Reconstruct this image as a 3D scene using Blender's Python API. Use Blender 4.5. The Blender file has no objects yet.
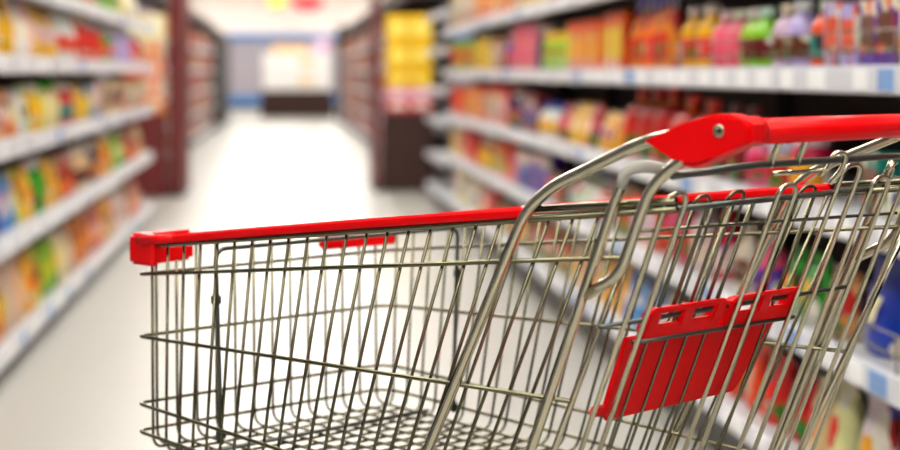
import bpy, bmesh, math, random
from mathutils import Vector, Matrix
random.seed(7)
D = bpy.data
SC = bpy.context.scene
COL = SC.collection

# ------------------------------------------------------------------ camera, world, exposure
F_PX = 1800.0            # focal length in pixels of the 900 px wide frame
CAM_H = 1.09
HORIZON = 72.0
YAW = math.atan(165.0 / F_PX)
cd = D.cameras.new('camera'); cam = D.objects.new('camera', cd); COL.objects.link(cam)
cd.sensor_width = 36.0; cd.lens = F_PX / 900.0 * 36.0
cd.shift_y = -(225.0 - HORIZON) / 900.0
cam.location = (0, 0, CAM_H); cam.rotation_euler = (math.pi / 2, 0, -YAW)
cd.clip_start = 0.05; cd.clip_end = 200
cd.dof.use_dof = True; cd.dof.focus_distance = 2.08; cd.dof.aperture_fstop = 0.072 / 0.021
SC.camera = cam
W = D.worlds.new('world'); SC.world = W; W.use_nodes = True
W.node_tree.nodes['Background'].inputs[0].default_value = (0.9, 0.95, 1, 1)
W.node_tree.nodes['Background'].inputs[1].default_value = 0.25
vs = SC.view_settings
vs.view_transform = 'Standard'; vs.look = 'None'; vs.gamma = 1.0; vs.use_curve_mapping = False
vs.exposure = 0.9
LAMP = 10.5

RIGHT = Vector((math.cos(YAW), -math.sin(YAW), 0)); FWD = Vector((math.sin(YAW), math.cos(YAW), 0))
def col_y(px, X):
    """distance along the aisle at which the shelf front X = const stands at that picture column"""
    t = (px - 450.0) / F_PX
    d = RIGHT * t + FWD
    return X * d.y / d.x

# ------------------------------------------------------------------ materials
def lin(c):
    f = lambda x: x / 12.92 if x <= 0.04045 else ((x + 0.055) / 1.055) ** 2.4
    return tuple(f(x / 255.0) for x in c) + (1.0,)
def ink(c):
    """strong printing inks: deepen a colour without touching neutral ones"""
    l = lin(c)[:3]; m = max(l); return tuple(m * (x / m if m else 0) ** 1.5 * .88 for x in l) + (1.0,)
MATS = {}
def mat(name, rgb=(200, 200, 200), rough=0.5, metal=0.0, spec=0.5, emit=None, noise=0.0, nscale=30.0, bump=0.0):
    if name in MATS: return MATS[name]
    m = D.materials.new(name); m.use_nodes = True; nt = m.node_tree; b = nt.nodes['Principled BSDF']
    c = lin(rgb)
    b.inputs['Base Color'].default_value = c; b.inputs['Roughness'].default_value = rough
    b.inputs['Metallic'].default_value = metal; b.inputs['Specular IOR Level'].default_value = spec
    if noise or bump:
        tc = nt.nodes.new('ShaderNodeTexCoord'); nz = nt.nodes.new('ShaderNodeTexNoise')
        nz.inputs['Scale'].default_value = nscale; nz.inputs['Detail'].default_value = 5
        nt.links.new(tc.outputs['Object'], nz.inputs['Vector'])
        if noise:
            mx = nt.nodes.new('ShaderNodeMix'); mx.data_type = 'RGBA'
            mx.inputs['A'].default_value = tuple(max(0, x * (1 - noise)) for x in c[:3]) + (1,)
            mx.inputs['B'].default_value = tuple(min(1, x * (1 + noise)) for x in c[:3]) + (1,)
            nt.links.new(nz.outputs['Fac'], mx.inputs['Factor']); nt.links.new(mx.outputs['Result'], b.inputs['Base Color'])
        if bump:
            bp = nt.nodes.new('ShaderNodeBump'); bp.inputs['Strength'].default_value = bump
            nt.links.new(nz.outputs['Fac'], bp.inputs['Height']); nt.links.new(bp.outputs['Normal'], b.inputs['Normal'])
    if emit:
        b.inputs['Emission Color'].default_value = lin(emit[0]); b.inputs['Emission Strength'].default_value = emit[1]
    MATS[name] = m; return m

def pack_mat(name, rough, amount, scale):
    """printed packaging: the object's own colour with printed patches of other inks"""
    m = D.materials.new(name); m.use_nodes = True; nt = m.node_tree; b = nt.nodes['Principled BSDF']
    b.inputs['Roughness'].default_value = rough
    oi = nt.nodes.new('ShaderNodeObjectInfo'); tc = nt.nodes.new('ShaderNodeTexCoord')
    if amount <= 0:
        nt.links.new(oi.outputs['Color'], b.inputs['Base Color']); MATS[name] = m; return m
    vo = nt.nodes.new('ShaderNodeTexVoronoi'); vo.inputs['Scale'].default_value = scale
    ad = nt.nodes.new('ShaderNodeVectorMath'); ad.operation = 'ADD'
    nt.links.new(tc.outputs['Object'], ad.inputs[0]); nt.links.new(oi.outputs['Color'], ad.inputs[1])
    nt.links.new(ad.outputs[0], vo.inputs['Vector'])
    sp = nt.nodes.new('ShaderNodeSeparateColor'); nt.links.new(vo.outputs['Color'], sp.inputs[0])
    gt = nt.nodes.new('ShaderNodeMath'); gt.operation = 'LESS_THAN'; gt.inputs[1].default_value = amount
    nt.links.new(sp.outputs[0], gt.inputs[0])
    rp = nt.nodes.new('ShaderNodeValToRGB'); rp.color_ramp.interpolation = 'CONSTANT'
    inks = [(240, 236, 226), (246, 190, 16), (190, 24, 18), (238, 130, 20), (236, 226, 204), (40, 120, 36), (60, 34, 26), (36, 64, 150)]
    els = rp.color_ramp.elements
    while len(els) < len(inks): els.new(0.5)
    for i, k in enumerate(inks): els[i].position = i / len(inks); els[i].color = ink(k)
    nt.links.new(sp.outputs[1], rp.inputs[0])
    mx = nt.nodes.new('ShaderNodeMix'); mx.data_type = 'RGBA'
    nt.links.new(gt.outputs[0], mx.inputs['Factor']); nt.links.new(oi.outputs['Color'], mx.inputs['A']); nt.links.new(rp.outputs[0], mx.inputs['B'])
    nt.links.new(mx.outputs['Result'], b.inputs['Base Color'])
    MATS[name] = m; return m
M_PRINT = pack_mat('printed_packaging', 0.35, 0.28, 2.7)
M_PLAIN = pack_mat('coloured_plastic', 0.3, 0.0, 1)

CHROME = mat('chrome_wire', (116, 112, 90), 0.16, 1.0, noise=0.12, nscale=60)
TUBE = mat('chrome_tube', (204, 196, 172), 0.1, 1.0, noise=0.08, nscale=40)
DARKROD = mat('grey_coated_rod', (92, 95, 90), 0.3, 0.85, noise=0.1, nscale=40)
RED = mat('red_plastic', (232, 0, 6), 0.34, 0.0, 0.25, noise=0.06, nscale=25)
REDDEEP = mat('red_textured_plastic', (236, 3, 6), 0.5, 0.0, 0.2, noise=0.14, nscale=70, bump=0.05)
GREYPL = mat('grey_plastic', (176, 176, 168), 0.4, noise=0.05)
RUBBER = mat('wheel_rubber', (40, 40, 42), 0.6, noise=0.1)
SHELF = mat('shelf_enamel', (190, 192, 196), 0.4, noise=0.06, nscale=12)
RAILM = mat('price_rail_plastic', (214, 217, 226), 0.3, noise=0.08, nscale=9)
TAGM = mat('price_card', (246, 247, 250), 0.5, noise=0.04, nscale=15)
TAGB = mat('price_card_blue', (120, 160, 215), 0.5, noise=0.1, nscale=15)
BACKP = mat('dark_back_panel', (34, 28, 27), 0.7, noise=0.2, nscale=5)
UPR = mat('dark_upright', (44, 40, 40), 0.5, noise=0.1)
BROWN = mat('brown_cloth', (58, 32, 28), 0.85, noise=0.15, nscale=20, bump=0.05)
MAROON = mat('maroon_panel', (104, 22, 24), 0.55, noise=0.12, nscale=6)
FLOORM = mat('pale_floor', (162, 160, 155), 0.33, noise=0.04, nscale=1.6)
WALLM = mat('lavender_wall', (168, 160, 170), 0.7, noise=0.03, nscale=2)
WHITEW = mat('white_paint', (236, 234, 232), 0.7, noise=0.02, nscale=2)
PINKW = mat('pink_fascia', (255, 238, 232), 0.6, noise=0.06, nscale=1.2)
BLUEP = mat('blue_paint', (70, 128, 196), 0.5, noise=0.05)
WOOD = mat('pale_wood', (205, 160, 110), 0.5, noise=0.12, nscale=14)
LIGHTM = mat('lamp_diffuser', (255, 255, 255), 0.5, emit=((255, 250, 240), LAMP))
FIXT = mat('lamp_housing', (230, 230, 230), 0.4, noise=0.02)

# ------------------------------------------------------------------ mesh helpers
def link(name, me, m, parent=None):
    o = D.objects.new(name, me); COL.objects.link(o)
    if m and not me.materials: me.materials.append(m)
    if parent: o.parent = parent
    return o
def tag(o, label, cat, group=None, kind=None):
    if label: o['label'] = label
    if cat: o['category'] = cat
    if group: o['group'] = group
    if kind: o['kind'] = kind
    return o
def empty(name, loc=(0, 0, 0), rz=0.0):
    o = D.objects.new(name, None); COL.objects.link(o); o.location = loc; o.rotation_euler = (0, 0, rz); o.empty_display_size = 0.05
    return o
def bm_mesh(bm, name, smooth=False):
    bmesh.ops.recalc_face_normals(bm, faces=bm.faces)
    me = D.meshes.new(name); bm.to_mesh(me); bm.free()
    if smooth: me.shade_smooth()
    return me
def box_bm(bm, x0, x1, y0, y1, z0, z1, bev=0.0):
    n = len(bm.verts)
    g = bmesh.ops.create_cube(bm, size=1.0)
    for v in g['verts']:
        v.co = Vector((x0 + (v.co.x + .5) * (x1 - x0), y0 + (v.co.y + .5) * (y1 - y0), z0 + (v.co.z + .5) * (z1 - z0)))
    if bev:
        es = list({e for v in g['verts'] for e in v.link_edges})
        bmesh.ops.bevel(bm, geom=es, offset=bev, segments=2, affect='EDGES', clamp_overlap=True)
def box(name, x0, x1, y0, y1, z0, z1, m, parent=None, bev=0.0):
    bm = bmesh.new(); box_bm(bm, x0, x1, y0, y1, z0, z1, bev)
    return link(name, bm_mesh(bm, name), m, parent)
def fillet(pts, r, n=5):
    """round the corners of a polyline; r is a number or a list for each inner corner"""
    P = [Vector(p) for p in pts]
    if len(P) < 3: return P
    out = [P[0]]
    for i in range(1, len(P) - 1):
        rr = r[i - 1] if isinstance(r, (list, tuple)) else r
        a = P[i - 1] - P[i]; b = P[i + 1] - P[i]
        d = min(rr, a.length * .48, b.length * .48)
        p0 = P[i] + a.normalized() * d; p1 = P[i] + b.normalized() * d
        if rr <= 0: out.append(P[i]); continue
        for k in range(n + 1):
            t = k / n
            out.append(p0 * (1 - t) ** 2 + P[i] * 2 * t * (1 - t) + p1 * t * t)
    out.append(P[-1]); return out
def sweep_bm(bm, pts, prof):
    """sweep a closed profile [(a,b)] along a polyline; a along the sideways axis, b along the up axis"""
    P = [Vector(p) for p in pts]; rings = []
    up = None
    for i, p in enumerate(P):
        t = ((P[i + 1] - p).normalized() if i < len(P) - 1 else Vector((0, 0, 0))) + ((p - P[i - 1]).normalized() if i else Vector((0, 0, 0)))
        t.normalize()
        if up is None:
            up = Vector((0, 0, 1)) if abs(t.z) < 0.8 else Vector((1, 0, 0))
        s = t.cross(up).normalized(); up2 = s.cross(t).normalized(); up = up2
        rings.append([bm.verts.new(p + s * a + up2 * b) for a, b in prof])
    n = len(prof)
    for A, B in zip(rings, rings[1:]):
        for k in range(n): bm.faces.new((A[k], A[(k + 1) % n], B[(k + 1) % n], B[k]))
    bm.faces.new(rings[0][::-1]); bm.faces.new(rings[-1])
def circ(r, n=8): return [(r * math.cos(2 * math.pi * k / n), r * math.sin(2 * math.pi * k / n)) for k in range(n)]
def tube(name, pts, r, m, parent, fr=0.0, n=8, fn=5):
    bm = bmesh.new(); sweep_bm(bm, fillet(pts, fr, fn), circ(r, n))
    return link(name, bm_mesh(bm, name, True), m, parent)
def lathe_bm(bm, prof, n=14, c=(0, 0)):
    rings = [[bm.verts.new((c[0] + r * math.cos(2 * math.pi * k / n), c[1] + r * math.sin(2 * math.pi * k / n), z)) for k in range(n)] for r, z in prof]
    for A, B in zip(rings, rings[1:]):
        for k in range(n): bm.faces.new((A[k], A[(k + 1) % n], B[(k + 1) % n], B[k]))
    bm.faces.new(rings[0][::-1]); bm.faces.new(rings[-1])
def prism_bm(bm, poly, axis, a0, a1, bev=0.0):
    """extrude a closed outline along an axis; poly holds the two other coordinates in x,y,z order"""
    def P(p, a):
        return {'x': (a, p[0], p[1]), 'y': (p[0], a, p[1]), 'z': (p[0], p[1], a)}[axis]
    A = [bm.verts.new(P(p, a0)) for p in poly]; B = [bm.verts.new(P(p, a1)) for p in poly]; n = len(poly)
    fs = [bm.faces.new(A[::-1]), bm.faces.new(B)]
    for k in range(n): fs.append(bm.faces.new((A[k], A[(k + 1) % n], B[(k + 1) % n], B[k])))
    if bev:
        es = list({e for f in fs[:2] for e in f.edges})
        bmesh.ops.bevel(bm, geom=es, offset=bev, segments=2, affect='EDGES', clamp_overlap=True)
ORD = ['', 'nearest', 'second nearest', 'third nearest', 'fourth nearest', 'fifth nearest', 'sixth nearest', 'seventh nearest', 'eighth nearest', 'ninth nearest', 'tenth nearest', 'eleventh nearest', 'twelfth nearest', 'thirteenth nearest', 'fourteenth nearest', 'fifteenth nearest', 'sixteenth nearest', 'seventeenth nearest', 'eighteenth nearest', 'nineteenth nearest', 'twentieth nearest']
TENS = {2: ('twenty', 'twentieth'), 3: ('thirty', 'thirtieth'), 4: ('forty', 'fortieth'), 5: ('fifty', 'fiftieth'), 6: ('sixty', 'sixtieth')}
UN = ['', 'first', 'second', 'third', 'fourth', 'fifth', 'sixth', 'seventh', 'eighth', 'ninth']
def ordinal(n):
    if n <= 20: return ORD[n]
    t, u = divmod(n, 10)
    return (TENS[t][1] if u == 0 else TENS[t][0] + '-' + UN[u]) + ' nearest'

# ------------------------------------------------------------------ the room
def struct(o): o['kind'] = 'structure'; return o
Y0, Y1, XL, XR, CEIL = -9.0, 54.0, -6.0, 6.0, 3.7
struct(box('floor', XL, XR, Y0, Y1, -0.1, 0.0, FLOORM))
struct(box('ceiling', XL, XR, Y0, Y1, CEIL, CEIL + 0.1, WHITEW))
wb = struct(box('wall_back', XL, XR, Y1, Y1 + 0.15, 0, CEIL, WALLM))
struct(box('wall_left', XL - 0.15, XL, Y0, Y1, 0, CEIL, WHITEW))
struct(box('wall_right', XR, XR + 0.15, Y0, Y1, 0, CEIL, WHITEW))
struct(box('wall_front', XL, XR, Y0 - 0.15, Y0, 0, CEIL, WHITEW))
struct(box('baseboard_back', XL, XR, Y1 - 0.03, Y1, 0.0, 0.12, BACKP))
struct(box('trim_1', XL, XR, Y1 - 0.02, Y1, 0.12, 0.40, BLUEP))
struct(box('trim_2', XL, XR, Y1 - 0.14, Y1, 2.05, 2.24, BLUEP))
struct(box('trim_3', XL, XR, Y1 - 0.12, Y1, 2.24, CEIL, PINKW))

def ceiling_lamp(x, y, label):
    o = empty('ceiling_lamp', (x, y, CEIL - 0.12))
    box('housing', -0.2, 0.2, -0.85, 0.85, 0.03, 0.12, FIXT, o, 0.01)
    box('diffuser', -0.17, 0.17, -0.82, 0.82, 0.0, 0.03, LIGHTM, o)
    tag(o, label, 'ceiling lamp', 'fluorescent lamps along the ceiling')
k = 0
for y in [-7.4 + 2.9 * i for i in range(21)]:
    k += 1
    for x, s in ((-0.95, 'left shelves'), (0.1, 'middle of the aisle'), (1.15, 'right shelves')):
        ceiling_lamp(x, y, 'long white ceiling lamp over the %s, %s from the front wall' % (s, ordinal(k).replace(' nearest', '').replace('nearest', 'first')))

for i, x in enumerate((-2.6, -1.9, 2.1, 2.8)):  # extra fill lamps, added out of view to brighten the back wall and fascia
    ceiling_lamp(x, 51.6, 'added unseen fill lamp brightening the back wall, %s from the left' % UN[i + 1])

# ------------------------------------------------------------------ shelving
XSL, XSR = -0.977, 1.167
LEFT_Z = [0.12, 0.50, 0.845, 1.15, 1.44]
RIGHT_Z = [0.20, 0.50, 0.79, 1.10, 1.41]
BAY = 1.53
def shelf_bay(y0, y1, xf, side, zs, depth, label, tags=0, height=1.85, guard=(), group='shelving bays', lip=0.055, canopy=False):
    """side = -1: stands left of the aisle and faces right; built in local axes with x into the shelf"""
    o = empty('shelf_bay', (xf, (y0 + y1) / 2, 0))
    L = y1 - y0; h = L / 2
    sx = side
    def bx(name, a, b, y0_, y1_, z0, z1, m, par, bev=0.0):
        x0, x1 = sorted((a * sx, b * sx)); return box(name, x0, x1, y0_, y1_, z0, z1, m, par, bev)
    bx('back_panel', depth - 0.015, depth, -h, h, 0.0, height, BACKP, o)
    bx('kick_plate', 0.06, 0.08, -h, h, 0.0, zs[0] - 0.05, UPR, o)
    for e in (-1, 1):
        bx('upright', depth - 0.07, depth - 0.015, e * h - 0.02 * (e > 0), e * h + 0.02 * (e < 0), 0.0, height, UPR, o)
    if canopy: bx('canopy', 0.0, depth, -h, h, 1.84, 1.97, UPR, o)
    for i, z in enumerate(zs):
        d = bx('shelf_deck', 0.008, depth - 0.02, -h + 0.004, h - 0.004, z - 0.022, z, SHELF, o)
        r = bx('price_rail', 0.0, 0.012, -h + 0.014, h - 0.014, z - lip, z + 0.004, RAILM, d, 0.003)
        for t in range(tags):
            yy = -h + (t + 0.5 + random.uniform(-.3, .3)) * L / tags
            w = random.uniform(.035, .06)
            bx('price_label', -0.003, 0.0, max(-h + 0.02, yy - w), min(h - .02, yy + w), z - lip + 0.008, z - 0.004, TAGB if random.random() < .16 else TAGM, d)
        if i in guard:
            zt = 0.075
            for zz in (0.035, 0.075): tube('guard_wire', [(0.02 * sx, -h + .02, z + zz), (0.02 * sx, h - .02, z + zz)], 0.0022, CHROME, d, n=6)
            for q in range(5):
                yy = -h + .02 + q * (L - .04) / 4
                tube('guard_post', [(0.02 * sx, yy, z), (0.02 * sx, yy, z + zt)], 0.0022, CHROME, d, n=6)
    tag(o, label, 'shelf unit', group)
    return o
def bay_label(sd, i, first):
    if i < first: return 'empty white-edged shelving bay out of view, %s aisle side, %s behind the stocked bays' % (sd, UN[first - i])
    return 'stocked white-edged shelving bay %s of the aisle, %s in view' % (sd, ordinal(i - first + 1))
YR = [4.18 - 7 * BAY + BAY * i for i in range(14)]
for i, y in enumerate(YR[:-1]):
    shelf_bay(y, y + BAY, XSR, 1, RIGHT_Z, 0.48, bay_label('right', i, 6),
              tags=(7 if i < 9 else 3) if i > 4 else 0, guard=(1, 3) if 4 < i < 8 else (), group='right shelving bays')
YLs = [13.55 - BAY * (13 - i) for i in range(14)]
for i, y in enumerate(YLs[:-1]):
    shelf_bay(y, y + BAY, XSL, -1, LEFT_Z, 0.48, bay_label('left', i, 8),
              tags=4 if i > 6 else 0, lip=.066, group='left shelving bays')
shelf_bay(YR[-1] + 0.06, YR[-1] + 2.0, XSR + 0.03, 1, [0.16, 0.42, 0.72, 0.97, 1.28, 1.56], 0.48,
          'dark end bay with closely set shelves behind the yellow carton display', height=1.95)

# ------------------------------------------------------------------ packaged goods
PAL = {'white': (240, 238, 232), 'cream': (232, 214, 176), 'tan': (196, 150, 96), 'yellow': (246, 208, 24), 'amber': (240, 160, 20),
       'orange': (238, 110, 24), 'scarlet': (226, 52, 22), 'red': (206, 18, 24), 'maroon': (110, 18, 26), 'pink': (240, 130, 160),
       'magenta': (220, 28, 110), 'purple': (112, 66, 170), 'lavender': (204, 190, 224), 'blue': (30, 84, 184), 'navy': (24, 34, 96),
       'sky blue': (90, 170, 226), 'teal': (20, 128, 130), 'green': (38, 168, 40), 'lime': (166, 200, 40), 'brown': (104, 62, 36)}
def unit_bottle():
    b = bmesh.new(); lathe_bm(b, [(.44, 0), (.5, .03), (.5, .55), (.42, .68), (.22, .80), (.2, .86)], 12)
    c = bmesh.new(); lathe_bm(c, [(.25, .85), (.26, .87), (.26, .97), (.22, 1.0)], 12)
    l = bmesh.new(); lathe_bm(l, [(.505, .14), (.512, .15), (.512, .48), (.505, .49)], 12)
    return [('bottle', bm_mesh(b, 'bottle_body', True), M_PLAIN), ('cap', bm_mesh(c, 'bottle_cap', True), M_PLAIN), ('paper_label', bm_mesh(l, 'bottle_label', True), M_PRINT)]
def unit_jar():
    b = bmesh.new(); lathe_bm(b, [(.42, 0), (.49, .04), (.5, .62), (.44, .74), (.38, .78)], 12)
    c = bmesh.new(); lathe_bm(c, [(.42, .77), (.45, .79), (.45, .96), (.40, 1.0)], 12)
    l = bmesh.new(); lathe_bm(l, [(.505, .16), (.512, .17), (.512, .56), (.505, .57)], 12)
    return [('jar', bm_mesh(b, 'jar_body', True), M_PLAIN), ('lid', bm_mesh(c, 'jar_lid', True), M_PLAIN), ('paper_label', bm_mesh(l, 'jar_label', True), M_PRINT)]
def unit_can():
    b = bmesh.new(); lathe_bm(b, [(.46, 0), (.5, .03), (.48, .06), (.48, .94), (.5, .97), (.46, 1.0), (.44, .97)], 12)
    l = bmesh.new(); lathe_bm(l, [(.49, .09), (.497, .10), (.497, .90), (.49, .91)], 12)
    return [('can', bm_mesh(b, 'can_body', True), mat('tin', (200, 200, 200), .25, 1.0)), ('paper_label', bm_mesh(l, 'can_label', True), M_PRINT)]
def unit_carton():
    b = bmesh.new(); box_bm(b, -.5, .5, -.49, .49, 0, 1, .03)
    l = bmesh.new(); box_bm(l, .495, .512, -.38, .38, .2, .78, .005)
    f = bmesh.new(); box_bm(f, -.42, .42, -.49, .49, .985, 1.01)
    return [('carton', bm_mesh(b, 'carton_body'), M_PRINT), ('front_panel', bm_mesh(l, 'carton_panel'), M_PRINT), ('top_flap', bm_mesh(f, 'carton_flap'), M_PLAIN)]
def pillow_bm(bm, prof, nx=6, gather=0.0):
    """front and back sheets sewn along the sides; prof = [(z, half width, half depth)]"""
    F, B = [], []
    for z, w, d in prof:
        fr, bk = [], []
        for i in range(nx + 1):
            s = -1 + 2 * i / nx; k = (1 - s * s) ** .6
            fr.append(bm.verts.new((d * k, w * s, z + gather * (1 - abs(s)))))
            bk.append(fr[-1] if i in (0, nx) else bm.verts.new((-d * k, w * s, z + gather * (1 - abs(s)))))
        F.append(fr); B.append(bk)
    for S in (F, B):
        for a, b in zip(S, S[1:]):
            for i in range(nx): bm.faces.new((a[i], a[i + 1], b[i + 1], b[i]))
    for e in (0, -1):
        loop = F[e] + B[e][1:-1][::-1]
        bm.faces.new(loop)
def unit_pouch():
    b = bmesh.new(); pillow_bm(b, [(0, .40, .42), (.06, .47, .5), (.3, .48, .48), (.6, .47, .36), (.85, .48, .14), (.9, .49, .03), (1, .49, .02)])
    l = bmesh.new(); pillow_bm(l, [(.24, .30, .49), (.3, .34, .51), (.5, .34, .46), (.62, .29, .40)])
    return [('pouch', bm_mesh(b, 'pouch_body', True), M_PRINT), ('printed_panel', bm_mesh(l, 'pouch_panel', True), M_PRINT)]
def unit_bag():
    b = bmesh.new(); pillow_bm(b, [(0, .42, .4), (.05, .49, .5), (.35, .5, .5), (.6, .46, .44), (.74, .32, .3), (.8, .12, .12)], 8)
    t = bmesh.new(); pillow_bm(t, [(.79, .11, .11), (.86, .16, .12), (.95, .3, .1), (1.0, .36, .06)], 6)
    s = bmesh.new(); lathe_bm(s, [(.13, .77), (.15, .785), (.15, .81), (.13, .825)], 10)
    return [('gathered_bag', bm_mesh(b, 'bag_body', True), M_PRINT), ('gathered_top', bm_mesh(t, 'bag_top', True), M_PLAIN), ('tie', bm_mesh(s, 'bag_tie', True), M_PLAIN)]
def unit_spray():
    b = bmesh.new(); pillow_bm(b, [(0, .45, .45), (.04, .5, .5), (.45, .5, .5), (.6, .34, .34), (.7, .16, .16), (.74, .15, .15)], 8)
    h = bmesh.new(); prism_bm(h, [(-.3, .80), (-.2, .76), (.16, .76), (.2, .84), (.52, .9), (.54, .96), (.1, 1.0), (-.34, .96)], 'x', -.14, .14, .02)
    t = bmesh.new(); prism_bm(t, [(.22, .85), (.32, .87), (.30, .76), (.38, .68), (.33, .67), (.22, .76)], 'x', -.06, .06)
    l = bmesh.new(); pillow_bm(l, [(.1, .46, .52), (.12, .47, .53), (.4, .47, .53), (.42, .46, .52)], 8)
    return [('spray_bottle', bm_mesh(b, 'spray_body', True), M_PRINT), ('spray_head', bm_mesh(h, 'spray_head'), M_PLAIN), ('trigger', bm_mesh(t, 'spray_trigger'), M_PLAIN), ('paper_label', bm_mesh(l, 'spray_label', True), M_PRINT)]
KINDS = {'bottle': (unit_bottle(), .082, .082, 'bottle'), 'jar': (unit_jar(), .095, .095, 'jar'), 'can': (unit_can(), .085, .085, 'can'),
         'carton': (unit_carton(), .125, .07, 'carton'), 'pouch': (unit_pouch(), .145, .085, 'pouch'), 'bag': (unit_bag(), .19, .13, 'bag'),
         'spray bottle': (unit_spray(), .09, .07, 'spray bottle')}
COUNT = {}
def product(kind, cname, x, y, z, h, face, w=None, d=None, part_colours=None, label=None, group=None):
    parts, W0, D0, cat = KINDS[kind]
    w = w or W0; d = d or D0
    root = None
    c0 = PAL[cname]
    jit = [random.uniform(.92, 1.06) for _ in range(3)]
    for i, (nm, me, m) in enumerate(parts):
        if root is None:
            o = link(nm, me, m); root = o
            o.location = (x, y, z); o.scale = (d, w, h); o.rotation_euler = (0, 0, face + random.uniform(-.06, .06))
            c = c0
        else:
            o = link(nm, me, m, root)
            c = (part_colours or {}).get(nm) or {'cap': (244, 244, 240), 'lid': (244, 240, 236), 'spray_head': (30, 60, 190), 'trigger': (240, 240, 240), 'top_flap': c0,
                 'gathered_top': c0, 'tie': (230, 190, 60)}.get(nm) or random.choice([(246, 240, 224), (250, 214, 60), (238, 70, 40), (248, 246, 240), c0])
        lc = ink(tuple(min(255, q * j) for q, j in zip(c, jit)))
        o.color = lc
    tag(root, label, cat, group)
    return root
SHELFWORD = ['bottom', 'second', 'middle', 'fourth', 'top']
def stock(side, level, rows):
    """rows: (picture column from, to, colour, kind, height); each run of facings fills that stretch of the shelf"""
    xf = XSL if side < 0 else XSR
    zs = (LEFT_Z if side < 0 else RIGHT_Z)[level]
    lo, hi = (3.4, 13.4) if side < 0 else (2.75, 13.3)
    items = []
    if side < 0 and level < 4:      # the row goes on beyond the picture's left edge
        h0 = rows[0][4]
        rows = rows + [(-85, -40, ['yellow', 'cream', 'lime', 'amber'][level], 'pouch', h0), (-140, -85, ['white', 'red', 'cream', 'blue'][level], 'bottle', h0), (-230, -140, ['red', 'yellow', 'orange', 'white'][level], 'pouch', h0)]
    for x0, x1, cname, kind, h in rows:
        ya, yb = sorted((col_y(x0, xf), col_y(x1, xf)))
        ya = max(lo, ya); yb = min(hi, yb)
        W0 = KINDS[kind][1]
        n = max(1, round((yb - ya) / (W0 * (2.2 if kind in ('bottle', 'jar') and side > 0 and yb < 7.5 else 1.06 if kind in ('carton', 'can') else 1.25))))
        if ya > 9 and n > 3: n = max(3, int(n * .75))
        pitch = (yb - ya) / n
        w = min(W0 * 1.5, pitch * .94) if kind in ('carton', 'pouch', 'bag') else min(W0 * 1.15, pitch * .95)
        tint = {nm: random.choice([(246, 236, 214), (250, 204, 30), (226, 40, 24), PAL[cname], PAL[cname], PAL[random.choice(list(PAL))], PAL[random.choice(list(PAL))]]) for nm in ('paper_label', 'front_panel', 'printed_panel')}
        if kind in ('bottle', 'jar') and random.random() < .3:
            tint['cap'] = tint['lid'] = PAL[random.choice(['red', 'yellow', 'blue', 'white', 'green'])]
        for i in range(n):
            items.append((ya + (i + .5) * pitch, cname, kind, h * random.uniform(.94, 1.05), w, tint))
    items.sort(key=lambda t: t[0])
    sd = 'left' if side < 0 else 'right'
    for y, cname, kind, h, w, tint in items:
        seen = y > (6.1 if side < 0 else 3.35)
        key = (side, level, cname, kind, seen); COUNT[key] = COUNT.get(key, 0) + 1
        D0 = KINDS[kind][2]
        d = min(D0 * 1.2, .15) if kind not in ('bottle', 'jar', 'can') else w
        x = xf + (.035 + d / 2 + random.uniform(0, .012)) * side
        product(kind, cname, x, y, zs, h, 0 if side < 0 else math.pi, w, d, tint,
                ('%s %s on the %s shelf right of the aisle, %s in view' if seen else '%s %s on the %s shelf right of the aisle, %s beyond the picture edge').replace('right of', sd + ' of') % (cname, kind, SHELFWORD[level], ordinal(COUNT[key])),
                'goods on the %s shelf %s of the aisle' % (SHELFWORD[level], sd))
R = 1; Lf = -1
stock(R, 4, [(446, 470, 'tan', 'carton', .26), (470, 500, 'orange', 'carton', .26), (500, 540, 'cream', 'carton', .24), (540, 600, 'scarlet', 'carton', .22), (600, 660, 'white', 'carton', .2)])
stock(R, 3, [(446, 468, 'lime', 'carton', .2), (468, 484, 'yellow', 'carton', .2), (484, 496, 'tan', 'carton', .18), (496, 505, 'blue', 'bottle', .2), (505, 527, 'pink', 'carton', .23),
             (527, 533, 'navy', 'bottle', .2), (533, 558, 'lime', 'jar', .17), (558, 612, 'orange', 'carton', .2), (616, 654, 'amber', 'spray bottle', .27), (660, 691, 'yellow', 'bottle', .185),
             (693, 716, 'pink', 'bottle', .165), (717, 746, 'lime', 'bottle', .16), (748, 779, 'lavender', 'bottle', .155), (781, 801, 'orange', 'bottle', .16), (803, 839, 'lavender', 'carton', .14),
             (840, 879, 'purple', 'carton', .145), (880, 918, 'cream', 'carton', .14), (918, 1000, 'teal', 'jar', .15)])
stock(R, 2, [(446, 458, 'orange', 'carton', .19), (458, 474, 'amber', 'carton', .2), (474, 500, 'scarlet', 'carton', .22), (500, 511, 'navy', 'bottle', .2), (511, 528, 'maroon', 'carton', .2),
             (529, 546, 'white', 'bottle', .15), (546, 556, 'red', 'pouch', .16), (556, 573, 'yellow', 'pouch', .18), (573, 583, 'red', 'pouch', .17), (583, 604, 'yellow', 'pouch', .15),
             (606, 646, 'red', 'bag', .25), (648, 688, 'scarlet', 'bag', .22), (689, 722, 'maroon', 'bag', .21), (724, 742, 'pink', 'jar', .14), (742, 760, 'tan', 'jar', .13), (762, 782, 'magenta', 'jar', .15),
             (838, 858, 'teal', 'carton', .13), (858, 906, 'orange', 'can', .09), (906, 1000, 'teal', 'carton', .13)])
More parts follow.
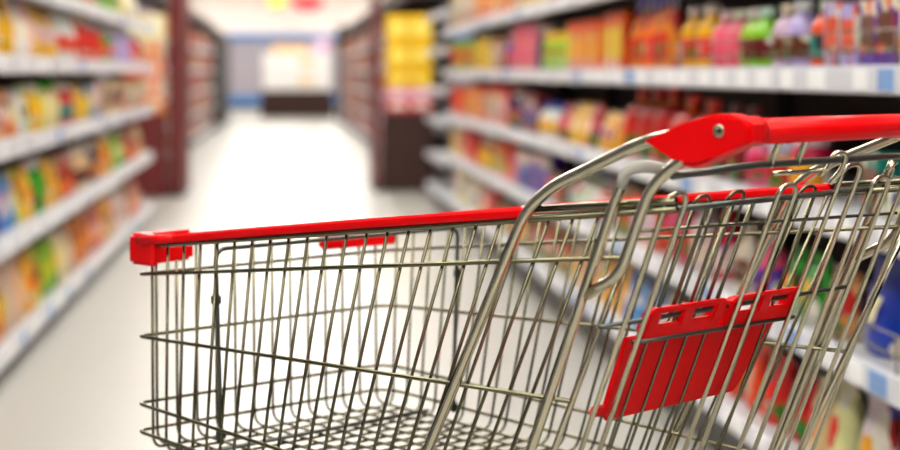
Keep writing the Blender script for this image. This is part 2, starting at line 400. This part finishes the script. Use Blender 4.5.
stock(R, 1, [(446, 458, 'cream', 'carton', .19), (458, 470, 'scarlet', 'carton', .2), (470, 484, 'tan', 'bottle', .19), (486, 497, 'orange', 'carton', .19), (497, 510, 'pink', 'pouch', .18),
             (510, 520, 'blue', 'carton', .19), (520, 538, 'purple', 'carton', .19), (538, 554, 'brown', 'carton', .14), (556, 600, 'white', 'bag', .17), (600, 618, 'tan', 'pouch', .17),
             (618, 643, 'orange', 'carton', .17), (648, 672, 'pink', 'bottle', .2), (672, 688, 'white', 'bottle', .2), (688, 707, 'magenta', 'bottle', .2), (709, 732, 'white', 'bottle', .19),
             (732, 753, 'pink', 'bottle', .18), (756, 792, 'green', 'pouch', .17), (794, 829, 'tan', 'pouch', .15), (831, 866, 'blue', 'pouch', .19), (868, 930, 'red', 'bag', .18), (932, 1000, 'amber', 'pouch', .17)])
stock(R, 0, [(448, 478, 'cream', 'carton', .2), (478, 488, 'red', 'carton', .19), (488, 496, 'green', 'pouch', .18), (497, 520, 'brown', 'carton', .18), (520, 556, 'tan', 'pouch', .18),
             (558, 588, 'cream', 'pouch', .18), (588, 608, 'yellow', 'pouch', .18), (608, 640, 'sky blue', 'pouch', .18), (642, 690, 'white', 'pouch', .17), (690, 738, 'orange', 'pouch', .18),
             (738, 780, 'red', 'pouch', .17), (782, 822, 'cream', 'pouch', .19), (824, 862, 'white', 'pouch', .2), (864, 1000, 'cream', 'pouch', .2)])
stock(Lf, 4, [(40, 76, 'cream', 'carton', .22), (76, 104, 'tan', 'carton', .22), (104, 126, 'lime', 'pouch', .22), (126, 146, 'cream', 'pouch', .22)])
stock(Lf, 3, [(-40, 0, 'lavender', 'bottle', .23), (0, 10, 'white', 'bottle', .24), (10, 28, 'yellow', 'pouch', .24), (29, 45, 'white', 'pouch', .23), (45, 68, 'yellow', 'pouch', .22), (69, 86, 'white', 'bottle', .22),
              (87, 110, 'scarlet', 'bottle', .22), (110, 120, 'green', 'bottle', .19), (120, 136, 'lavender', 'bottle', .22), (136, 148, 'pink', 'bottle', .2)])
stock(Lf, 2, [(-40, 0, 'amber', 'pouch', .19), (0, 15, 'cream', 'pouch', .19), (15, 32, 'amber', 'pouch', .19), (32, 42, 'white', 'pouch', .19), (42, 56, 'yellow', 'bottle', .2), (56, 70, 'cream', 'bottle', .2),
              (70, 84, 'red', 'bottle', .19), (84, 99, 'yellow', 'pouch', .18), (99, 108, 'sky blue', 'carton', .19), (108, 130, 'cream', 'carton', .19), (130, 148, 'tan', 'carton', .2)])
stock(Lf, 1, [(-40, 0, 'orange', 'pouch', .2), (0, 16, 'blue', 'pouch', .22), (16, 32, 'sky blue', 'pouch', .21), (32, 46, 'yellow', 'pouch', .21), (46, 55, 'green', 'bottle', .23), (55, 72, 'yellow', 'pouch', .21),
              (72, 86, 'red', 'pouch', .22), (86, 100, 'cream', 'bottle', .21), (100, 108, 'navy', 'bottle', .21), (108, 122, 'yellow', 'pouch', .21), (122, 134, 'lime', 'pouch', .2), (134, 143, 'red', 'pouch', .2), (143, 149, 'cream', 'pouch', .2)])
stock(Lf, 0, [(-40, 0, 'orange', 'pouch', .24), (0, 20, 'amber', 'pouch', .25), (20, 40, 'cream', 'pouch', .25), (40, 55, 'yellow', 'pouch', .24), (55, 70, 'lime', 'pouch', .24), (70, 85, 'cream', 'pouch', .23),
              (85, 100, 'amber', 'pouch', .23), (100, 112, 'red', 'pouch', .24), (112, 122, 'yellow', 'pouch', .23), (122, 135, 'white', 'pouch', .23), (135, 148, 'red', 'pouch', .22)])

# ------------------------------------------------------------------ displays at the gondola ends
def skirted_table(loc, w, d, h, m, label, n=26):
    o = empty('display_table', loc)
    box('table_top', -w / 2, w / 2, -d / 2, d / 2, h - .03, h, m, o, .006)
    per = [(-w / 2, -d / 2), (w / 2, -d / 2), (w / 2, d / 2), (-w / 2, d / 2)]
    bm = bmesh.new(); lo, hi = [], []; pts = []
    for i in range(4):
        a = Vector(per[i]); b = Vector(per[(i + 1) % 4]); nn = max(6, int((b - a).length / .025))
        nrm = Vector(((b - a).y, -(b - a).x)).normalized()
        for k in range(nn):
            p = a.lerp(b, k / nn); pts.append((p, nrm, (k % 4 in (1, 2)) * .016))
    for p, nrm, off in pts:
        q = p + nrm * (off + .012); t = p + nrm * .004
        lo.append(bm.verts.new((q.x, q.y, .01))); hi.append(bm.verts.new((t.x, t.y, h - .004)))
    for k in range(len(lo)):
        j = (k + 1) % len(lo); bm.faces.new((lo[k], lo[j], hi[j], hi[k]))
    s = link('pleated_skirt', bm_mesh(bm, 'skirt'), m, o)
    sm = s.modifiers.new('thick', 'SOLIDIFY'); sm.thickness = .004
    for sx in (-1, 1):
        for sy in (-1, 1): box('leg', sx * (w / 2 - .04) - .015, sx * (w / 2 - .04) + .015, sy * (d / 2 - .04) - .015, sy * (d / 2 - .04) + .015, 0, h - .03, UPR, o)
    return tag(o, label, 'table')
def big_carton(x, y, z, w, d, h, rgb, label, group, prgb=None):
    bm = bmesh.new(); box_bm(bm, -w / 2, w / 2, -d / 2, d / 2, 0, h, .008)
    o = link('display_carton', bm_mesh(bm, 'display_carton'), M_PLAIN); o.location = (x, y, z); o.color = lin(rgb)
    bm = bmesh.new(); box_bm(bm, -w * .36, w * .36, -d / 2 - .004, -d / 2 + .002, h * .3, h * .72)
    p = link('front_panel', bm_mesh(bm, 'display_panel'), M_PLAIN, o); p.color = lin(prgb or rgb)
    bm = bmesh.new(); box_bm(bm, -w * .5, w * .5, -d * .06, d * .06, h - .001, h + .002)
    t = link('tape', bm_mesh(bm, 'tape'), M_PLAIN, o); t.color = lin((230, 210, 160))
    return tag(o, label, 'carton', group)
# right end display: yellow cartons
TX, TY = 1.13, 16.6
skirted_table((TX, TY, 0), .44, .5, .72, BROWN, 'brown skirted table under the stacked yellow cartons')
zz = .722
COLS = ['left', 'right']
for r_, (h, rgb, prgb, nm) in enumerate([(.12, (216, 30, 44), (244, 236, 226), 'red'), (.10, (240, 150, 190), (250, 240, 240), 'pink'), (.17, (246, 190, 10), (252, 226, 90), 'lower yellow'), (.24, (248, 196, 12), (252, 230, 100), 'middle yellow'), (.25, (250, 200, 14), (252, 232, 110), 'upper yellow')]):
    for c_ in range(2):
        big_carton(TX - .105 + .21 * c_, TY - .1, zz, .205, .26, h, rgb, '%s carton on the brown skirted display table, %s column' % (nm, COLS[c_]), 'cartons on the right end display', prgb)
    zz += h + .002
# its tall maroon side panel
def panel(name, x0, x1, y0, y1, z1, m, label):
    o = empty(name, ((x0 + x1) / 2, (y0 + y1) / 2, 0)); w, d = (x1 - x0) / 2, (y1 - y0) / 2
    box('board', -w, w, -d, d, .04, z1, m, o, .006); box('foot', -w - .01, w + .01, -d - .03, d + .03, 0, .04, UPR, o, .004)
    box('top_cap', -w - .004, w + .004, -d - .004, d + .004, z1, z1 + .02, UPR, o)
    return tag(o, label, 'panel')
panel('side_panel', .825, .86, 16.4, 17.6, 1.78, MAROON, 'tall dark maroon side panel left of the yellow cartons')
# left end display
TX2, TY2 = -1.22, 16.0
skirted_table((TX2, TY2, 0), .32, .5, .72, MAROON, 'reddish brown skirted table under the stacked orange cartons')
zz = .722
for r_, (h, rgb, prgb, nm) in enumerate([(.16, (236, 120, 40), (250, 232, 190), 'bottom orange'), (.15, (240, 226, 200), (236, 110, 60), 'cream'), (.17, (236, 84, 36), (250, 220, 180), 'orange'), (.16, (240, 214, 170), (240, 120, 60), 'pale'), (.22, (252, 240, 196), (255, 250, 220), 'topmost creamy')]):
    for c_ in range(2):
        big_carton(TX2 - .085 + .17 * c_, TY2 - .1, zz, .165, .26, h, rgb, '%s carton on the reddish skirted table, %s column' % (nm, COLS[c_]), 'cartons on the left end display', prgb)
    zz += h + .002
panel('side_panel', -1.015, -.895, 15.9, 17.2, 1.95, MAROON, 'tall maroon panel beside the stacked orange cartons')

# far gondolas: dark shelving with goods too small to count
def far_gondola(x, y0, y1, side, label):
    zs = [.18, .5, .82, 1.14, 1.46]
    bays = int((y1 - y0) / 4.0); L = (y1 - y0) / bays
    for b in range(bays):
        shelf_bay(y0 + b * L, y0 + (b + 1) * L, x, side, zs, .45, label % ordinal(b + 1), height=1.95, group='far shelving bays', canopy=True)
    bm = bmesh.new(); cols = []
    for z in zs:
        y = y0 + .05
        while y < y1 - .75:
            h = random.uniform(.16, .26); rgb = random.choice([(190, 40, 20), (206, 96, 30), (200, 184, 164), (150, 104, 70), (140, 30, 30), (200, 140, 30), (170, 146, 166), (104, 52, 36), (70, 36, 26)])
            for q in range(random.randint(2, 4)):
                w = random.uniform(.1, .16); n0 = len(bm.faces)
                x0, x1 = sorted((x + side * .03, x + side * .15))
                vs_ = [bm.verts.new((xx, yy, zz_)) for xx in (x0, x1) for yy in (y, y + w) for zz_ in (z + .002, z + h)]
                top = [bm.verts.new((xx, yy, z + h + .02)) for xx in (x0 + .02, x1 - .02) for yy in (y + .02, y + w - .02)]
                A = vs_
                for f in ((0, 1, 3, 2), (4, 6, 7, 5), (0, 4, 5, 1), (2, 3, 7, 6), (0, 2, 6, 4)): bm.faces.new([A[i] for i in f])
                T = [A[1], A[3], A[7], A[5]]; U = [top[0], top[1], top[3], top[2]]
                for i in range(4): bm.faces.new((T[i], T[(i + 1) % 4], U[(i + 1) % 4], U[i]))
                bm.faces.new(U)
                cols += [lin(rgb)] * (len(bm.faces) - n0)
                y += w + .01
    me = D.meshes.new('far_goods'); 
    bmesh.ops.recalc_face_normals(bm, faces=bm.faces); bm.to_mesh(me); bm.free()
    at = me.color_attributes.new('Col', 'BYTE_COLOR', 'CORNER')
    i = 0
    for p, c in zip(me.polygons, cols):
        for li in p.loop_indices: at.data[li].color = c
    if 'far_pack' not in MATS:
        m = D.materials.new('far_pack'); m.use_nodes = True
        a = m.node_tree.nodes.new('ShaderNodeVertexColor'); a.layer_name = 'Col'
        m.node_tree.links.new(a.outputs[0], m.node_tree.nodes['Principled BSDF'].inputs['Base Color']); MATS['far_pack'] = m
    o = link('packed_goods', me, MATS['far_pack'])
    return o
g = far_gondola(-1.30, 18.0, 33.4, -1, 'dark far shelving bay left of the aisle, %s of the far row')
tag(g, 'small warm coloured goods crowding the far left shelves', 'goods', None, 'stuff')
g = far_gondola(1.20, 17.9, 39.5, 1, 'dark far shelving bay right of the aisle, %s of the far row')
tag(g, 'small warm coloured goods crowding the far right shelves', 'goods', None, 'stuff')
panel('dark_cabinet', -1.75, -1.27, 33.5, 41.8, 1.88, BACKP, 'black cabinet at the far end of the left shelving')
panel('end_panel', 1.14, 1.65, 39.6, 39.75, 2.1, BACKP, 'black end panel closing the far right shelving')

# far display table in front of the back wall
FX, FY = 0.29, 43.6
skirted_table((FX, FY, 0), 1.70, .9, .65, BROWN, 'wide table with dark brown skirt at the far end of the aisle')
for r_ in range(2):
    for c_ in range(4):
        big_carton(FX - .615 + .41 * c_, FY - .1, .652 + .442 * r_, .405, .5, .44, (246, 242, 240), '%s white carton in the %s row on the far table' % (['leftmost', 'second', 'third', 'rightmost'][c_], ['lower', 'upper'][r_]),
                   'white cartons on the far table', (250, 214, 150) if c_ == 2 else (250, 246, 244))
for c_ in range(3):
    big_carton(FX - .45 + .3 * c_, FY - .05, 1.538, .28, .3, .22, (244, 190, 130), '%s tan carton on top of the far white cartons' % ['leftmost', 'middle', 'rightmost'][c_], 'tan cartons on the far table', (250, 220, 170))
product('bag', 'white', FX + .62, FY - .1, 1.538, .38, -math.pi / 2, .5, .4, None, 'white gathered bag on the right end of the far white cartons', None)
# hanging promotional signs near the ceiling
def hanging_sign(x, y, w, h, z, m, label):
    o = empty('hanging_sign', (x, y, z))
    pts = [(-w / 2, 0), (-w * .3, -h * .35), (0, -h * .5), (w * .3, -h * .35), (w / 2, 0), (w * .42, h * .5), (-w * .42, h * .5)]
    bm = bmesh.new(); prism_bm(bm, pts, 'y', -.015, .015, .004)
    link('sign_board', bm_mesh(bm, 'sign_board'), m, o)
    for s in (-1, 1): tube('hanging_wire', [(s * w * .35, 0, h * .48), (s * w * .35, 0, CEIL - z)], .004, UPR, o, n=6)
    return tag(o, label, 'sign')
hanging_sign(-.20, 46, .55, .3, 2.86, mat('yellow_sign', (250, 190, 40), .5), 'yellow and orange hanging sign under the far ceiling')
hanging_sign(.56, 46, .85, .36, 2.82, mat('red_sign', (224, 20, 40), .5), 'red hanging sign under the far ceiling')

# ------------------------------------------------------------------ the shopping cart
NOSE = RIGHT * (-0.171 * 2.42) + FWD * 2.42
UDIR = (RIGHT * 0.713 - FWD * 0.701).normalized()
cart = empty('shopping_cart', (NOSE.x, NOSE.y, 0), math.atan2(UDIR.y, UDIR.x))
tag(cart, 'chrome wire shopping cart with red handle, red rims and red child seat flap', 'shopping cart')
TAP = 0.0
def vn(u): return -TAP * max(u, 0)
def vf(u): return 0.45 + 0.04 * max(u, 0)
def zr(u): return 0.860 + 0.118 * u - 0.010 * u * u        # rim
def zb(u): return 0.588 - 0.055 * u                        # basket floor
RINGS = [(0.818, 0.100), (0.735, 0.014), (0.645, -0.065), (0.608, -0.070)]
NPOST, FPOST = (0.811, 0.853, 0.46), (0.845, 0.853, 0.52)   # rear corner posts: u at z, lean
def post_u(p, z): return p[0] + p[2] * (z - p[1])
WR = 0.0021
# rim: one bent rod round the basket
tube('rim_rod', [(0.90, vn(.9) - .004, zr(.90) - .004), (0.0, -.004, zr(0) - .004), (0.0, .454, zr(0) - .004), (0.90, vf(.9) + .004, zr(.90) - .004)], .0038, CHROME, cart, [.012, .03])
RP = [(-.006, -.0055), (.006, -.0055), (.0072, -.0025), (.0072, .0025), (.005, .0055), (-.005, .0055), (-.0072, .0025), (-.0072, -.0025)]
def cover(pts):
    bm = bmesh.new(); sweep_bm(bm, pts, RP); return link('rim_cover', bm_mesh(bm, 'rim_cover', False), RED, cart)
cover([(u, vn(u) - .004, zr(u) + .0025) for u in (0.012, .2, .45, .705)])
cover([(u, vf(u) + .004, zr(u) + (.0025 if u > .1 else -.004)) for u in (0.01, .12, .25, .5, .765)])
for s, v_ in ((1, vn), (-1, vf)):
    e = .705 if s == 1 else .765
    tube('rail_rod', [(e - .01, v_(e) - .006 * s, zr(e) + .004), (.90, v_(.9) - .006 * s, zr(.9) + .004)], .0042, CHROME, cart)
# rings round the basket
for z0, sl in RINGS:
    un = post_u(NPOST, z0 + sl * .8); uf = post_u(FPOST, z0 + sl * .8)
    tube('basket_ring', [(un, vn(un) - .005, z0 + sl * un), (-.004, -.005, z0), (-.004, .455, z0), (uf, vf(uf) + .005, z0 + sl * uf)], .0026, CHROME, cart, [.016, .04], n=8)
# U-shaped wires: down the near side, across the floor, up the far side
for k in range(24):
    u1 = .023 + .0342 * k
    lean = min(.47, .68 * u1)
    zt = zr(u1) - .004
    ut = u1 + lean * (zt - (.818 + .1 * u1)); ub = u1 - lean * (.818 + .1 * u1 - zb(u1))
    if ut > .80: continue
    tube('basket_wire', [(ut, vn(ut) - .001, zt), (ub, vn(ub) + .004, zb(ub)), (ub, vf(ub) - .004, zb(ub)), (ut, vf(ut) + .001, zt)], WR, CHROME, cart, .018, n=7, fn=4)
# front wires run down the nose and back along the floor
for k in range(13):
    v = .022 + .0338 * k
    ue = .66
    tube('front_wire', [(.001, v, zr(0) - .008), (.004, v, zb(0) + .004), (ue, v + .02 * (v - .225), zb(ue) + .004)], WR, CHROME, cart, .018, n=7, fn=4)
# inner divider hoop with its clips
hz = .862
tube('divider_hoop', [(.163, .006, .612), (.153, .004, hz), (.152, .452, hz), (.146, .448, .592)], .003, DARKROD, cart, [.018, .018])
tube('divider_foot', [(.112, .03, .592), (.112, .43, .592)], .003, DARKROD, cart)
for (u, v, z) in ((.153, .005, .797), (.162, .006, .625), (.152, .452, .795), (.147, .449, .60)):
    box('clip', u - .006, u + .006, v - .006, v + .006, z - .008, z + .008, DARKROD, cart, .003)

# red nose bumpers
def bumper(near):
    bm = bmesh.new()
    if near:
        prism_bm(bm, [(-.018, -.004), (-.010, -.013), (.036, -.013), (.040, -.009), (.040, .001), (.004, .006), (.004, .082), (-.006, .084), (-.014, .076)], 'z', .832, .8735, .004)
    else:
        prism_bm(bm, [(-.018, .458), (-.010, .466), (.010, .466), (.013, .462), (.013, .456), (.004, .449), (.004, .322), (-.006, .320), (-.014, .329)], 'z', .828, .862, .004)
    # the lower outer edge draws in a little
    for v in bm.verts:
        if v.co.z < .85: v.co.x += .004 * (v.co.x < -.015)
    o = link('nose_bumper', bm_mesh(bm, 'nose_bumper'), RED, cart)
    return o
b1 = bumper(True); b2 = bumper(False)
tube('sleeve', [(.014, -.0135, .866), (.080, -.006, zr(.08) + .003)], .0062, RED, b1, n=10)
tube('rod_end', [(.009, -.0142, .8655), (.016, -.0135, .866)], .0042, UPR, b1, n=10)

# side frame tubes (near and far alike)
TR = .0064
for s in (0, 1):
    off = -.013 if s == 0 else .013
    V = (lambda u, o=0.0: vn(u) - .010 - .012 * max(0, min(1, (u - .74) / .1)) - o) if s == 0 else (lambda u, o=0.0: vf(u) + .013 + o)
    # front upright: from the chassis up to the rim and on to the handle bracket
    tube('frame_tube', [(.09, V(.1), .125), (.30, V(.3), .135), (.36, V(.36), .30), (.702, V(.7), .940), (.738, V(.74), .968), (.876, V(.88), 1.0225), (.965, V(.96), 1.037)], TR, TUBE, cart, [.05, .08, .03, .02, .03], n=10)
    # rear hoop leg, ending in the plastic elbow of the hinge bar
    tube('frame_tube', [(.47, V(.47), .125), (.565, V(.56), .345), (.835, V(.83), .960), (.846, V(.84), .982)], .0059, TUBE, cart, .02, n=10)
    tube('frame_tube', [(.940, V(.94, .004), 1.013), (.915, V(.91, .004), 1.000), (.883, V(.88, .004), .975), (.848, V(.84, .003), .895), (.836, V(.83, .003), .882), (.795, V(.79, .002), .861)], .0059, TUBE, cart, [.015, .02, .02, .02], n=10)
    if s == 0: tube('plastic_elbow', [(.843, V(.84), .974), (.850, V(.85), .992), (.868, V(.86) * .5 + (vn(.86) if s == 0 else vf(.86)) * .5, .996), (.888, vn(.89) + .005 if s == 0 else vf(.89) - .005, .990)], .0062, GREYPL, cart, .012, n=10)
    # lower chassis rail
    tube('chassis_rail', [(.03, V(.03) + (.10 if s == 0 else -.10), .125), (.10, V(.1), .125), (.84, V(.84), .125)], .011, TUBE, cart, .05, n=10)
    P = NPOST if s == 0 else FPOST; vv = vn if s == 0 else vf
    tube('corner_post', [(post_u(P, z), vv(.8) - (.002 if s == 0 else -.002), z) for z in (.535, .70, zr(.89) + (.002 if s else -.004))], .0042 if s else .0036, TUBE, cart, n=10)
for u in (.03, .45, .84): tube('chassis_crossbar', [(u, -.01 if u > .1 else .07, .125), (u, .47 if u > .1 else .38, .125)], .010, TUBE, cart, n=10)
# castors
def castor(u, v):
    bm = bmesh.new()
    prism_bm(bm, [(-.02, .118), (.02, .118), (.045, .05), (.03, .043), (.0, .075), (-.024, .095)], 'y', -.02, -.016); prism_bm(bm, [(-.02, .118), (.02, .118), (.045, .05), (.03, .043), (.0, .075), (-.024, .095)], 'y', .016, .02)
    box_bm(bm, -.022, .022, -.02, .02, .112, .118)
    c = link('castor', bm_mesh(bm, 'castor'), TUBE, cart); c.location = (u, v, 0)
    bm = bmesh.new(); lathe_bm(bm, [(.04, -.013), (.048, -.011), (.05, -.005), (.05, .005), (.048, .011), (.04, .013)], 24)
    bmesh.ops.rotate(bm, verts=bm.verts, matrix=Matrix.Rotation(math.pi / 2, 3, 'X')); bmesh.ops.translate(bm, verts=bm.verts, vec=(.036, 0, .05))
    link('wheel', bm_mesh(bm, 'wheel', False), RUBBER, c)
    tube('axle', [(.036, -.021, .05), (.036, .021, .05)], .006, TUBE, c)
    tube('stem', [(0, 0, .117), (0, 0, .135)], .008, TUBE, c)
castor(.05, .10); castor(.05, .35); castor(.78, -.02); castor(.78, .475)

# handle: two red brackets and the ribbed red bar between them
HU, HZ = .985, 1.0355
def bracket(near):
    v0, v1 = (-.034, -.008) if near else (.495, .527)
    out = [(.872, 1.022), (.905, 1.0335), (.940, 1.0455), (.957, 1.050), (.975, 1.0500), (.990, 1.0455), (1.002, 1.041), (1.002, 1.024), (.985, 1.018), (.965, 1.010), (.945, 1.0015), (.932, .9985), (.915, 1.0005), (.893, 1.012)]
    out = [(a + .008, b) for a, b in out]
    bm = bmesh.new(); prism_bm(bm, out, 'y', v0, v1, .0035)
    o = link('handle_bracket', bm_mesh(bm, 'handle_bracket'), RED, cart)
    vs_ = v0 if near else v1; s = -1 if near else 1
    bm = bmesh.new(); lathe_bm(bm, [(.0065, -.001), (.0065, .0015), (.0048, .0025), (.0035, .0005), (.0012, .0005)], 16)
    bmesh.ops.rotate(bm, verts=bm.verts, matrix=Matrix.Rotation(math.pi / 2 * (1 if near else -1), 3, 'X'))
    bmesh.ops.translate(bm, verts=bm.verts, vec=(.973, vs_, 1.034))
    link('bolt', bm_mesh(bm, 'bolt', True), TUBE, o)
    # collar that takes the bar
    bm = bmesh.new(); a, b = (v0 + .004, .012) if near else (.46, v1 - .004)
    cc = [(HU + .0165 * math.cos(t * math.pi / 8), HZ - .003 + .0150 * math.sin(t * math.pi / 8)) for t in range(16)]
    prism_bm(bm, cc, 'y', a, b, .003)
    link('collar', bm_mesh(bm, 'collar', True), RED, o)
bracket(True); bracket(False)
bm = bmesh.new()
hp = []
for t in range(40):
    a = 2 * math.pi * t / 40; rr = 1.0 - (.035 if t % 4 == 0 else 0)
    hp.append((HU + .0145 * rr * math.cos(a), HZ - .003 + .0128 * rr * math.sin(a)))
prism_bm(bm, hp, 'y', .008, .464)
link('handle_bar', bm_mesh(bm, 'handle_bar', True), RED, cart)

# rear gate: hinge bar, cross bars, looped wires, red seat flap
def gu(z, off=0.0): return .853 + off + .45 * (z - .885)
gate = tube('rear_gate', [(gu(.990), -.012, .987), (gu(.993), .13, .993), (gu(.993), .40, .993), (gu(.990), .495, .990)], .0040, DARKROD, cart, n=10)
gate['label'] = 'looped chrome wire gate at the rear of the basket'
tube('cross_bar', [(gu(.953) - .0065, .022, .951), (gu(.953) - .0065, .390, .955)], .0033, DARKROD, gate, n=8)
for dz in (0,):
    tube('cross_bar', [(gu(.928) - .008, -.03, .931 - dz), (gu(.92) - .008, .478, .921 - dz)], .0020, CHROME, gate, n=7)
tube('cross_bar', [(gu(.60), -.01, .60), (gu(.60), .465, .60)], .003, CHROME, gate, n=8)
for vc, hw, zt in ((.012, .0165, .968), (.2085, .0165, .968), (.324, .018, .986), (.398, .018, .969), (.466, .016, .967)):
    tube('gate_loop', [(gu(.60), vc - hw + .014, .60), (gu(zt), vc - hw, zt), (gu(zt), vc + hw, zt), (gu(.60), vc + hw + .014, .60)], .0029, TUBE, gate, .0162, n=8, fn=7)
for vc, hw, zt in ((.077, .013, .962), (.136, .015, .964), (.272, .016, .963)):
    tube('gate_loop', [(gu(.832, -.014), vc - hw + .005, .832), (gu(zt, -.014), vc - hw, zt), (gu(zt, -.014), vc + hw, zt), (gu(.832, -.014), vc + hw + .005, .832)], .0021, CHROME, gate, .014, n=7, fn=6)
for v in (.063, .098, .132, .166, .248, .281):
    tube('gate_wire', [(gu(.952, -.010), v - .002, .952), (gu(.60, -.010), v + .012, .60)], .0018, CHROME, gate, n=7)
# little hook over the hinge bar and the two struts up to the handle
tube('hook', [(gu(.965), .268, .975), (gu(.985), .274, .985), (gu(1.0) - .002, .277, 1.002), (gu(1.0) + .006, .290, 1.000), (gu(.985) + .004, .292, .981), (gu(.97), .285, .966)], .0030, TUBE, gate, .009, n=8)
tube('lock_rod', [(gu(.98), .17, .982), (gu(.98), .268, .982)], .0026, TUBE, gate, n=8)
for v in (.155, .205): tube('handle_strut', [(gu(.99), v, .990), (gu(.99) + .022, v, 1.034), (HU - .008, v, HZ)], .0040, TUBE, cart, .01, n=8)

# red fold-down seat flap on its rod
seat = tube('seat_rod', [(gu(.831) - .010, -.025, .831), (gu(.832) - .010, .435, .833)], .0026, DARKROD, gate, n=8)
tube('seat_rod', [(gu(.807) - .0057, .036, .808), (gu(.807) - .0057, .333, .806)], .0026, DARKROD, gate, n=8)
bm = bmesh.new()
def slab(bm, outline, th, off):
    """outline in (v, z) on the gate's slope"""
    outline = [(v + .008, z) for v, z in outline]
    A = [bm.verts.new((gu(z, off), v, z)) for v, z in outline]; B = [bm.verts.new((gu(z, off) - th, v, z)) for v, z in outline]
    n = len(outline); fs = [bm.faces.new(A), bm.faces.new(B[::-1])]
    for k in range(n): fs.append(bm.faces.new((A[k], B[k], B[(k + 1) % n], A[(k + 1) % n])))
    bmesh.ops.bevel(bm, geom=list({e for f in fs[:2] for e in f.edges}), offset=.002, segments=2, affect='EDGES', clamp_overlap=True)
slab(bm, [(.030, .812), (.318, .812), (.296, .790), (.284, .730), (.278, .719), (.060, .717), (.050, .716), (.038, .727), (.036, .76)], .006, -.017)
flap = link('seat_flap', bm_mesh(bm, 'seat_flap'), REDDEEP, gate); flap['label'] = 'red plastic child seat flap'
bm = bmesh.new(); slab(bm, [(.018, .730), (.024, .723), (.040, .723), (.040, .736), (.020, .737)], .006, -.018)
link('side_lug', bm_mesh(bm, 'side_lug'), RED, flap)
for a, b in ((.040, .176), (.186, .318)):
    # hinge sleeve with slots through which the rod shows: a bar above, a bar below, knuckles between
    bm = bmesh.new(); slab(bm, [(a, .806), (b, .806), (b, .824), (a, .824)], .010, -.0055)
    link('hinge_plate', bm_mesh(bm, 'hinge_plate'), REDDEEP, flap)
    bm = bmesh.new(); slab(bm, [(a + .004, .836), (b - .004, .836), (b - .006, .843), (a + .008, .843)], .012, -.0045)
    link('hinge_ridge', bm_mesh(bm, 'hinge_ridge'), RED, flap)
    for q in range(3):
        c = a + .010 + (b - a - .020) * q / 2
        bm = bmesh.new(); slab(bm, [(c - .010, .818), (c + .010, .818), (c + .010, .838), (c + .006, .842), (c - .006, .842), (c - .010, .838)], .014, -.004)
        link('hinge_knuckle', bm_mesh(bm, 'hinge_knuckle'), RED, flap)
